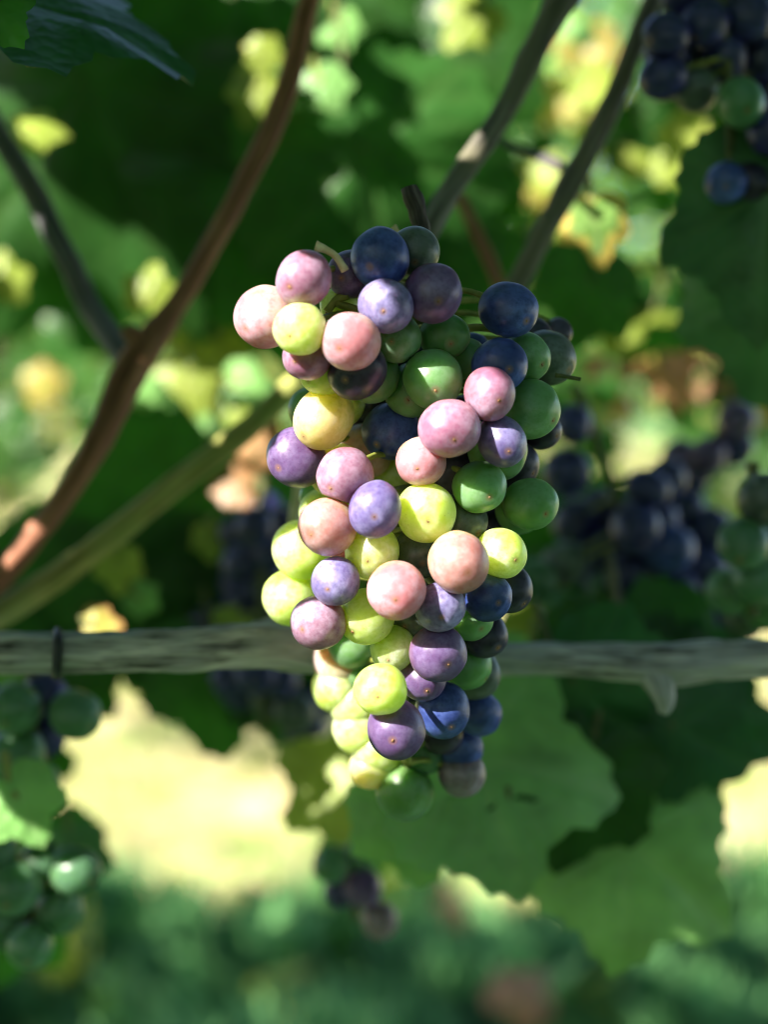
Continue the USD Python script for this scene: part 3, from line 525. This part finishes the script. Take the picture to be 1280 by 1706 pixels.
# ------------------------------------------------------------------ outer canopy between the sun and the bunch (left of and above the picture)
E1 = np.cross(SUN, [0, 0, 1.0]); E1 /= np.linalg.norm(E1); E2 = np.cross(E1, SUN)
def uvp(P): P = np.asarray(P); return np.stack([P @ E1, P @ E2], -1)
LIT_ID = [0, 1, 2, 3, 9, 12, 17, 30, 31, 33, 34, 35, 36, 37, 38, 39, 40, 41, 45, 46, 47, 61, 62, 63, 64, 65, 67 - 2, 79, 80, 81, 82, 86, 87]
lit_px = [(470, 450), (500, 470), (420, 510), (440, 550), (490, 535), (510, 565), (565, 560), (590, 590), (500, 610), (520, 660), (515, 700), (550, 680), (480, 770), (500, 780), (555, 780), (585, 810), (610, 765), (690, 760), (710, 790), (720, 700), (745, 740), (620, 510), (640, 525),
          (800, 665), (800, 640), (820, 725), (830, 750), (625, 735), (650, 740), (655, 790), (690, 850), (715, 830), (710, 880), (610, 840), (630, 870), (530, 860), (550, 890),
          (485, 900), (510, 930), (605, 915), (620, 935), (745, 925), (770, 955), (830, 895), (840, 920), (800, 1005), (825, 1000), (725, 990), (735, 1020), (645, 970), (665, 1000), (550, 955), (560, 980), (465, 985), (490, 1010), (515, 1020), (535, 1055),
          (600, 1035), (620, 1045), (645, 1090), (660, 1090), (710, 1075), (730, 1100), (550, 1105), (575, 1115), (580, 1165), (595, 1190), (620, 1135), (640, 1165), (685, 1120), (630, 1200), (650, 1230), (730, 1180),
          (545, 1145), (575, 1215), (600, 1235), (620, 1260), (808, 805), (715, 625), (515, 770)]
shade_px = [(634, 415), (690, 410), (722, 475), (600, 620), (660, 565), (740, 560), (721, 632), (690, 655), (847, 516), (833, 608), (874, 595), (912, 596), (884, 682), (780, 600), (884, 840), (860, 775), (843, 978), (806, 1056), (780, 1105),
            (795, 1187), (768, 1245), (704, 1255), (674, 1318), (770, 1110), (625, 690), (860, 640), (868, 720), (600, 440), (665, 680), (855, 735), (880, 640), (745, 475), (650, 440), (670, 500), (780, 830), (780, 780), (870, 830), (900, 850), (850, 985), (760, 1060), (830, 1180), (800, 1210), (750, 1245), (690, 1260), (690, 1320), (780, 1290)]
def on_bunch(x, y):
    """point of the front bunch's surface seen at that pixel"""
    best = None
    for X, Y, R, o, _ in front:
        q = ((x - X) ** 2 + (y - Y) ** 2) / R ** 2
        if q < 1:
            d = o - math.sqrt(1 - q) * R * mpp(o)
            if best is None or d < best: best = d
    return at(x, y, 0.0 if best is None else best)
lit = [on_bunch(x, y) for x, y in lit_px]
lit += [at(*p) for p in [(250, 480, .20), (440, 135, .22), (560, 70, .24), (540, 150, .22), (60, 215, .2), (765, 245, .10), (1000, 370, .15), (1000, 410, .15), (1050, 500, .3),
                          (380, 600, .30), (285, 640, .32), (420, 640, .28), (250, 730, .30), (200, 700, .3), (330, 720, .28), (1060, 260, .3), (1130, 280, .3), (1040, 560, .3), (340, 575, .34), (310, 670, .30), (440, 735, .2), (390, 815, .22), (902, 139, 0.38), (935, 376, 0.34), (993, 149, 0.31), (955, 170, 0.45), (915, 322, 0.34), (939, 43, 0.44), (912, 291, 0.33), (984, 234, 0.40), (1003, 67, 0.43), (884, 306, 0.36), (1002, 91, 0.36), (961, 348, 0.30), (942, 401, 0.44), (940, 97, 0.49), (970, 193, 0.50), (906, 87, 0.45), (1116, 637, 0.31), (1246, 674, 0.34), (1137, 662, 0.33), (996, 615, 0.43), (967, 696, 0.44), (1088, 582, 0.33), (1024, 673, 0.44), (1186, 641, 0.36), (890, 1025, .20), (905, 1045, .20), (530, 1285, .19), (560, 1275, .19), (525, 1305, .19), (550, 1320, .19), (30, 790, .5), (100, 660, .45), (1110, 440, .34), (1100, 590, .46), (1255, 650, .5), (930,150,.4), (950,90,.44), (915,190,.44), (925,330,.34), (975,390,.15), (1015,380,.15), (75,640,.45), (40, 1360, .09), (770, 40, .26), (1160, 235, .24)]]
lit = np.array(lit); LUV = uvp(lit)
shade = [on_bunch(x, y) for x, y in shade_px]
srng = np.random.default_rng(21)
shade += [at(*p) for p in [(895, 75, .11), (835, 195, .105), (720, 370, .095), (685, 430, .09), (860, 140, .107), (1080, 20, .13), (1050, 95, .13), (1020, 170, .13), (985, 240, .13), (955, 300, .13), (925, 350, .13), (900, 400, .13), (870, 450, .13),
      (850, 1270, .12), (980, 1240, .12), (900, 1320, .12), (1085, 1430, .15), (1150, 1500, .15), (1000, 1480, .15), (1080, 1530, .15), (760, 1350, .085), (800,1230,.12),(930,1300,.12),(870,1330,.12),(1030,1260,.12),(1060,1400,.15),(1120,1440,.15),(1180,1480,.15),(1030,1530,.15),(1000,1400,.15),(1130,1560,.15),(1080,1200,.12),(1180,1300,.12), (950, 1095, .09), (1050, 1095, .09), (1150, 1095, .09), (1250, 1095, .09), (1100, 1150, .09),
      (5, 235, .15), (60, 330, .15), (90, 390, .15), (120, 450, .15), (155, 520, .15), (190, 570, .145), (220, 1085, .07), (500, 1080, .075), (520, 100, .13), (460, 200, .13), (395, 330, .13), (300, 500, .13), (200, 650, .13), (130, 780, .13), (50, 900, .13), (60, 1090, .07), (130, 1090, .07), (200, 1065, .067), (225, 1060, .067), (225, 1085, .067), (255, 1060, .067), (275, 1085, .067), (500, 630, .14), (470, 660, .14), (440, 690, .14), (400, 725, .14), (350, 760, .14), (270, 100, .06), (290, 115, .06), (240, 85, .06), (250, 1075, .066), (300, 1075, .066), (340, 1078, .066), (390, 1075, .066), (440, 1072, .066), (870, 1250, .12), (950, 1270, .12), (800, 1290, .12), (1000, 1560, .15), (1190, 1540, .15), (1060, 1480, .15), (610, 1350, .12), (640, 1400, .1)]]
N_SURE = len(shade)
for _ in range(800):
    px, py, off = srng.uniform(-150, 1430), srng.uniform(-150, 1800), srng.choice([.08, .13, .20, .26])
    shade.append(at(px, py, off))
shade = np.array(shade); SUV = uvp(shade)
def in_view(P, rad):
    q = P - EYE; d = q @ FWD
    if d < -rad: return False
    hw = .5 * FIELD * max(d, 0); hh = hw * 1706 / 1280
    return abs(q @ RIGHT) < hw + rad * 1.25 + .012 and abs(q @ UP) < hh + rad * 1.25 + .012
shapes = []
for s in range(6):
    th, R = leaf_outline(40, s, .04); shapes.append(Polygon(np.stack([R * np.sin(th), R * np.cos(th)], -1)).buffer(0))
can_v, can_f, nv = [], [], 0
polys = []
covered = np.zeros(len(SUV), bool)
near_lit = np.array([np.min(np.linalg.norm(LUV - p, axis=1)) for p in SUV])
can_leaf = [leaf_mesh(40, 3, s, .12, .06) for s in range(6)]
def add_canopy(centre3, size, rot, k, tilt):
    global nv
    z = -SUN + tilt; z = z / np.linalg.norm(z)
    x = E1 - z * (E1 @ z); x /= np.linalg.norm(x); y = np.cross(z, x)
    c, s_ = math.cos(rot), math.sin(rot)
    X, Y = c * x + s_ * y, -s_ * x + c * y
    v, f, _, _ = can_leaf[k]
    can_v.append(centre3 + (v * size) @ np.stack([X, Y, z]).copy()); can_f.append(f + nv); nv += len(v)
LBUF = MultiPoint([tuple(p) for p in LUV]).buffer(.0030)
for i in range(len(SUV)):
    if covered[i] or (i >= N_SURE and near_lit[i] < .006): continue
    best = None
    for attempt in range(90):
        size = srng.uniform(.035, .07) if attempt < 30 else srng.uniform(.014, .035) if attempt < 60 else srng.uniform(.007, .016)
        k, rot = int(srng.integers(6)), srng.uniform(0, 2 * np.pi)
        c0 = SUV[i] + srng.normal(0, size * .35, 2)
        poly = affinity.translate(affinity.rotate(affinity.scale(shapes[k], size, size, origin=(0, 0)), math.degrees(rot), origin=(0, 0)), *c0)
        if not poly.contains(Point(*SUV[i])) or poly.intersects(LBUF): continue
        gain = size
        if best is None or gain > best[0]: best = (gain, poly, size, rot, k, c0)
    if best is None: continue
    _, poly, size, rot, k, c0 = best
    d0 = shade[i] @ SUN
    for t in np.arange(.36, 1.3, .03):
        P = c0[0] * E1 + c0[1] * E2 + (d0 + t) * SUN
        if not in_view(P, size) and np.linalg.norm(P - EYE) > size + .05: break
    add_canopy(P, size, rot, k, srng.normal(0, .05, 3)); polys.append(poly)
    for j in range(len(SUV)):
        if not covered[j] and poly.contains(Point(*SUV[j])): covered[j] = True
part_c = part(vine, 'foliage', (np.vstack(can_v), np.vstack(can_f)), LF['mid'], True); tag(part_c, kind='stuff')
print('canopy leaves', len(polys), 'uncovered', int((~covered).sum()))

# the top of the row, above the picture
crng = np.random.default_rng(5)
flat = [leaf_mesh(22, 2, s, .2, .08) for s in range(5)]
def scatter_leaves(n, pos, smin, smax, g, facing=None):
    vs, fs, k0 = [], [], 0
    for i in range(n):
        v, f, _, _ = flat[int(g.integers(5))]
        z = g.normal(0, 1, 3) + (facing if facing is not None else 0); z /= np.linalg.norm(z)
        x = np.cross(z, g.normal(0, 1, 3)); x /= np.linalg.norm(x); y = np.cross(z, x)
        vs.append(pos(i) + (v * g.uniform(smin, smax)) @ np.stack([x, y, z])); fs.append(f + k0); k0 += len(v)
    return np.vstack(vs), np.vstack(fs)
KEEP = MultiPoint([tuple(p) for p in LUV]).buffer(.075)
top_at = []
while len(top_at) < 3000:
    p = np.array([crng.uniform(-5.0, 2.0), crng.uniform(-.08, .5), 1.10 + 1.02 * crng.beta(1.0, 1.1)])
    if not (p[2] < 1.9 and KEEP.contains(Point(*uvp(p)))): top_at.append(p)
tops = scatter_leaves(3000, lambda i: top_at[i], .05, .085, crng)
tag(part(vine, 'foliage', tops, LF['mid'], True), kind='stuff')

orng = np.random.default_rng(8)
hull_b = MultiPoint([tuple(p) for p in LUV[:len(lit_px)]]).convex_hull.buffer(.10).union(KEEP)
over = []
while len(over) < 800:
    p = np.array([orng.uniform(-1.8, 1.5), orng.uniform(-1.0, -.08), 1.14 + .75 * orng.random() ** 1.3])
    q = p - EYE
    if in_view(p, .09) or hull_b.contains(Point(*uvp(p))): continue
    over.append(p)
tag(part(vine, 'foliage', scatter_leaves(len(over), lambda i: over[i], .05, .085, orng), LF['mid'], True), kind='stuff')

# the next row of the vineyard, behind the camera
brng = np.random.default_rng(15)
nrow = part('/World', 'vine_row', scatter_leaves(5200, lambda i: np.array([brng.uniform(-6, 6), brng.normal(-2.7, .22), .25 + 1.95 * brng.beta(1.3, 1.1)]), .06, .10, brng), LF['mid'], True)
tag(nrow, 'dense green vine row standing behind the viewer across the grass alley', 'vine row', kind='stuff')

# ------------------------------------------------------------------ ground, grass
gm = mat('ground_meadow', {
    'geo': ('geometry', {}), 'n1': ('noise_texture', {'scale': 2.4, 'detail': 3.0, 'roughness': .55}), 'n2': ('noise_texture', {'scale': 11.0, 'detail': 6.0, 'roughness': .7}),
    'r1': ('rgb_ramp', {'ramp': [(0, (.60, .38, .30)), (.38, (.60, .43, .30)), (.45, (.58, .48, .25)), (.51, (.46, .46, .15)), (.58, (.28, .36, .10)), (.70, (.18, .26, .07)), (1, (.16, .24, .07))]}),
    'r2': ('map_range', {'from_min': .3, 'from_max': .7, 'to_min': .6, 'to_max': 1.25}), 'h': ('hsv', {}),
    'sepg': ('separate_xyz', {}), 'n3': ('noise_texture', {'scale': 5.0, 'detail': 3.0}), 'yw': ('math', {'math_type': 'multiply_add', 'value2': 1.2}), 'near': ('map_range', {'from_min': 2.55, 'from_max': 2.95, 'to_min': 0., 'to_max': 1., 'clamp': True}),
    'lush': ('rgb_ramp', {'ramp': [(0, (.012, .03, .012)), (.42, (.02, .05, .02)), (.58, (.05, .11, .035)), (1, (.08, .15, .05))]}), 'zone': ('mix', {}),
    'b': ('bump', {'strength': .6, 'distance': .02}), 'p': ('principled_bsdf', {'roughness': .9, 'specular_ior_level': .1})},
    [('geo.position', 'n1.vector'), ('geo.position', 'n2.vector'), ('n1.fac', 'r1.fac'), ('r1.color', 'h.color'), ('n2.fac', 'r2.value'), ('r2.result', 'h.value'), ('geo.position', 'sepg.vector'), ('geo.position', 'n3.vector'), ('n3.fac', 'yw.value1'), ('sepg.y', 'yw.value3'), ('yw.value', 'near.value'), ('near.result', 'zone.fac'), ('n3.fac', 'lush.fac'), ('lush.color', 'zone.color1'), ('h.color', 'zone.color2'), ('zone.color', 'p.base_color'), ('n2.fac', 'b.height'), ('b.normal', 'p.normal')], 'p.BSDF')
gx = np.concatenate([[-900, -200, -60], np.linspace(-14, 14, 70), [60, 200, 900]]); gy = np.concatenate([[-900, -100, -20], np.linspace(-6, 22, 70), [60, 200, 900]])
X, Y = np.meshgrid(gx, gy)
Z = .06 * (meshkit.fbm(np.stack([X * .7, Y * .7, X * 0], -1), 3, 3) - .5) * (np.abs(X) < 30) * (np.abs(Y) < 30)
w = len(gx); i, j = np.meshgrid(np.arange(len(gy) - 1), np.arange(w - 1), indexing='ij')
q = np.stack([i * w + j, i * w + j + 1, (i + 1) * w + j + 1, (i + 1) * w + j], -1).reshape(-1, 4)
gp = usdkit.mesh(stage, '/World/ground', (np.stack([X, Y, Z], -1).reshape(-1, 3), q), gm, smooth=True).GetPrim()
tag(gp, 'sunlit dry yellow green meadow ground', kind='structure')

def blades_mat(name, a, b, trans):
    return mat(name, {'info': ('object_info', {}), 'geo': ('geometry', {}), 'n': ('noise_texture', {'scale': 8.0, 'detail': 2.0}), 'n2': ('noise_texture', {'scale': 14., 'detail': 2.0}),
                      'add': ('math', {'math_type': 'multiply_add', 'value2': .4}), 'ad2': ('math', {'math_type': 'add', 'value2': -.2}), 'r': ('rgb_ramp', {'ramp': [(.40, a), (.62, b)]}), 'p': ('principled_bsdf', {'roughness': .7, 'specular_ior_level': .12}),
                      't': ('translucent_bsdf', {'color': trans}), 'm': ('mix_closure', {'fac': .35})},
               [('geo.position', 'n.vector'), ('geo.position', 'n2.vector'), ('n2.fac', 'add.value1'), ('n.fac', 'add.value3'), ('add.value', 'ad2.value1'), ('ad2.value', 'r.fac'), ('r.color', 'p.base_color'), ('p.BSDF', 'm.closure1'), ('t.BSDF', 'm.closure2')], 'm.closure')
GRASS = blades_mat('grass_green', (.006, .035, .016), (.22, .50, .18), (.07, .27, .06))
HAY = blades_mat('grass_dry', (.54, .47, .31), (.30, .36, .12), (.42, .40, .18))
def tuft(seed, n, h, spread):
    g = np.random.default_rng(seed); vs, fs, k = [], [], 0
    for _ in range(n):
        b = np.append(g.normal(0, spread, 2), 0); a = g.uniform(0, 6.28); lean = g.uniform(.1, .8); hh = h * g.uniform(.5, 1.2); wd = g.uniform(.0015, .0035) * (2.2 if h > .1 else 1)
        d = np.array([math.cos(a), math.sin(a), 0]); s = np.array([-d[1], d[0], 0])
        pts = [b + d * lean * hh * t * t + np.array([0, 0, hh * (t - .25 * lean * t * t)]) for t in (0, .4, .75, 1)]
        for t, p in zip((1, .9, .6, .05), pts): vs += [p - s * wd * t, p + s * wd * t]
        for q_ in range(3): fs += [[k + 2 * q_, k + 2 * q_ + 1, k + 2 * q_ + 3], [k + 2 * q_, k + 2 * q_ + 3, k + 2 * q_ + 2]]
        k += 8
    return np.array(vs), np.array(fs)
def grass(name, label, material, n, ys, h, seed):
    pi = UsdGeom.PointInstancer.Define(stage, '/World/' + name)
    tag(pi.GetPrim(), label, 'grass', kind='stuff')
    targets = []
    for k in range(5):
        p = f'/World/{name}/tuft_{k + 1:03d}'
        usdkit.mesh(stage, p, tuft(seed + k, 26, h, .03), material); targets.append(p)
    pi.CreatePrototypesRel().SetTargets([Sdf.Path(p) for p in targets])
    g = np.random.default_rng(seed)
    y = g.uniform(*ys, n); x = g.uniform(-1, 1, n) * (.35 * (y + D) + .25)
    clump = meshkit.noise(np.stack([x * 7, y * 5, x * 0], -1), seed)
    if h > .08: keep = clump > .40; x, y, clump = x[keep], y[keep], clump[keep]; n = len(x)
    if h > .08: y = np.where(clump > .6, y + .12, y)
    z = .06 * (meshkit.fbm(np.stack([x * .7, y * .7, x * 0], -1), 3, 3) - .5) - .004
    pi.CreatePositionsAttr(Vt.Vec3fArray.FromNumpy(np.stack([x, y, z], -1).astype(np.float32)))
    a = g.uniform(0, 2 * np.pi, n)
    pi.CreateOrientationsAttr(Vt.QuathArray([Gf.Quath(float(math.cos(t / 2)), 0, 0, float(math.sin(t / 2))) for t in a]))
    s = g.uniform(.6, 1.15, n) * (.2 + 1.35 * clump); pi.CreateScalesAttr(Vt.Vec3fArray.FromNumpy(np.stack([s, s, s], -1).astype(np.float32)))
    pi.CreateProtoIndicesAttr(Vt.IntArray.FromNumpy(g.integers(0, 5, n).astype(np.int32)))
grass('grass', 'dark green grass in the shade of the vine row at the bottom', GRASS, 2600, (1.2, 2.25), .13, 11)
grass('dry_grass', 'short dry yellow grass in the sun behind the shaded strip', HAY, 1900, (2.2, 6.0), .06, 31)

# ------------------------------------------------------------------ far vines and trees, sunlit
FAR = [mat(f'foliage_{n}', {'geo': ('geometry', {}), 'n': ('noise_texture', {'scale': 2.6, 'detail': 4.0}), 'rnd': ('math', {'math_type': 'multiply_add', 'value2': .35}),
        'r': ('rgb_ramp', {'ramp': [(.40, a), (.62, b), (.82, c)]}), 'p': ('principled_bsdf', {'roughness': .5, 'specular_ior_level': .35}), 't': ('translucent_bsdf', {}), 'm': ('mix_closure', {'fac': .4})},
        [('geo.position', 'n.vector'), ('geo.random_per_island', 'rnd.value1'), ('n.fac', 'rnd.value3'), ('rnd.value', 'r.fac'), ('r.color', 'p.base_color'), ('r.color', 't.color'), ('p.BSDF', 'm.closure1'), ('t.BSDF', 'm.closure2')], 'm.closure')
       for n, a, b, c in (('vine_far', (.03, .09, .02), (.36, .38, .08), (.70, .58, .28)), ('tree_far', (.03, .09, .02), (.30, .34, .07), (.62, .54, .22)))]
far_bark = simple('far_bark', (.06, .045, .03), (.16, .12, .09), 20, .8, .01)
frng = np.random.default_rng(3)
def far_plant(name, label, cat, group, x, y, h, wid, dep, base, n, smin, smax, mat_, tr):
    t = thing(name, label, cat, (x, y, 0), group)
    (v, f), uv = tube(spline([(0, 0, -.05), (.03 * h, .02, base), (-.02 * h, 0, base + .5 * (h - base)), (0, 0, h * .9)], 16), [tr, tr * .8, tr * .5, tr * .2], 9, .2, int(x * 10) + 40)
    part(t, 'trunk', (v, f), far_bark)
    cl = np.stack([frng.normal(0, wid * .42, 16), frng.normal(0, dep * .4, 16), base + (h - base) * frng.beta(1.4, 1.2, 16)], -1)
    def pos(i):
        c = cl[i % 16]; return c + frng.normal(0, 1, 3) * np.array([wid * .17, dep * .2, (h - base) * .11])
    part(t, 'crown', scatter_leaves(n, pos, smin, smax, frng, np.array([-.3, -.8, .5])), mat_)
YOUNG = mat('foliage_young', {'geo': ('geometry', {}), 'r': ('rgb_ramp', {'ramp': [(0, (.06, .16, .03)), (.3, (.30, .40, .06)), (.55, (.62, .60, .15)), (.8, (.74, .60, .28)), (1, (.70, .42, .25))]}), 'p': ('principled_bsdf', {'roughness': .45, 'specular_ior_level': .4}), 't': ('translucent_bsdf', {}), 'm': ('mix_closure', {'fac': .35})},
        [('geo.random_per_island', 'r.fac'), ('r.color', 'p.base_color'), ('r.color', 't.color'), ('p.BSDF', 'm.closure1'), ('t.BSDF', 'm.closure2')], 'm.closure')
for x, y, h, wd, n_, lab in ((.40, 3.3, 2.15, .34, 300, 'sunlit young vine with yellow green leaves behind the upper right cane'), (1.0, 3.7, 1.45, .55, 200, 'lower sunlit young vine near the right picture edge'), (-.95, 3.6, 1.25, .5, 170, 'sunlit young vine at the left picture edge behind the brown cane'), (-.38, 3.9, 1.2, .4, 130, 'small sunlit young vine behind the olive green cane')):
    t = thing('young_vine', lab, 'young vine', (x, y, 0), 'young vines in the sun behind the row')
    (v, f), uv = tube(spline([(0, 0, -.03), (.02, .01, .4 * h), (-.02, 0, .95 * h)], 12), [.012, .008, .004], 8, .2, int(x * 100) + 300)
    part(t, 'trunk', (v, f), far_bark)
    part(t, 'crown', scatter_leaves(n_, lambda i: np.array([frng.normal(0, wd * .42), frng.normal(0, .16), h * frng.uniform(.38, 1.0)]), .045, .085, frng, np.array([-.5, -.9, .6])), YOUNG)
for k in range(5):
    place_ = ['leftmost of the far sunlit vines beyond the meadow', 'second far sunlit vine from the left beyond the meadow', 'far sunlit vine behind the middle of the picture', 'far sunlit vine second from the right beyond the meadow', 'rightmost of the far sunlit vines beyond the meadow'][k]
    far_plant('far_vine', place_, 'grape vine', 'far vines beyond the meadow', -2.7 + 1.35 * k, 10 + .3 * (k % 2), 2.0, 1.5, .6, .55, 900, .07, .12, FAR[0], .04)
for k, (x, y, h, wd, lab) in enumerate([(-5, 20, 7.5, 5, 'far sunlit tree at the left beyond the far vines'), (-1.5, 24, 8.5, 5, 'tall far sunlit tree behind the middle of the picture'), (5.2, 22, 6.0, 3.4, 'far sunlit tree at the right below the strip of blue sky'), (7.5, 21, 8, 5, 'far sunlit tree at the right edge')]):
    far_plant('tree', lab, 'tree', 'far trees beyond the vines', x, y, h, wd, wd * .7, 1.0, 2200, .16, .30, FAR[1], .16)

# broad leaved weeds standing in the shaded grass
wrng = np.random.default_rng(44)
for k in range(16):
    y = wrng.uniform(1.15, 2.15); x = wrng.uniform(-1, 1) * .22 * (y + D)
    t = thing('weed', 'small broad leaved weed standing in the shaded grass', 'weed', (x, y, 0), 'weeds in the shaded grass')
    (v, f), uv = tube(np.array([[0, 0, -.02], [.004, 0, .05], [0, .004, .11]]), [.003, .002], 6)
    part(t, 'stem', (v, f), STEM_DARK)
    for j in range(6):
        a = j * 2.4 + wrng.uniform(0, .6); el = wrng.uniform(.1, .9)
        yd = np.array([math.cos(a) * math.cos(el), math.sin(a) * math.cos(el), math.sin(el)]); xd = np.array([-math.sin(a), math.cos(a), 0]); zd = np.cross(xd, yd)
        v, f, vein, edge = leaf_mesh(30, 3, 200 + j, .3)
        v = v * np.array([.6, 1, 1]) * wrng.uniform(.045, .085)
        part(t, 'leaf', (v @ np.stack([xd, yd, zd]) + [0, 0, .035 + .018 * j], f), LF[('light', 'lit', 'mid')[k % 3]], True, {'vein': vein, 'edge': edge})

# fallen things on the shaded grass
for px, py, size, rot, lab in ((862, 1662, .055, 40, 'tan dry leaf lying on the shaded grass at the bottom'), (770, 1530, .06, 0, 'narrow tan dry leaf standing in the shaded grass')):
    ray = FWD + (px - 640) / 1280 * FIELD * RIGHT - (py - 853) / 1280 * FIELD * UP
    off = (EYE[2] - (.17 if py > 1600 else .14)) / -ray[2] - D
    F = leaf_frame(rot, -40 if py > 1600 else -10, 0 if py > 1600 else 60)
    v, f, vein, edge = leaf_mesh(64, 4, 77 + px, .5)
    P = at(px, py, off, False)
    lf = part('/World', 'fallen_leaf', (P + (v * size) @ F.T, f), LF['dry'], True, {'vein': vein, 'edge': edge}); tag(lf, lab, 'leaf')
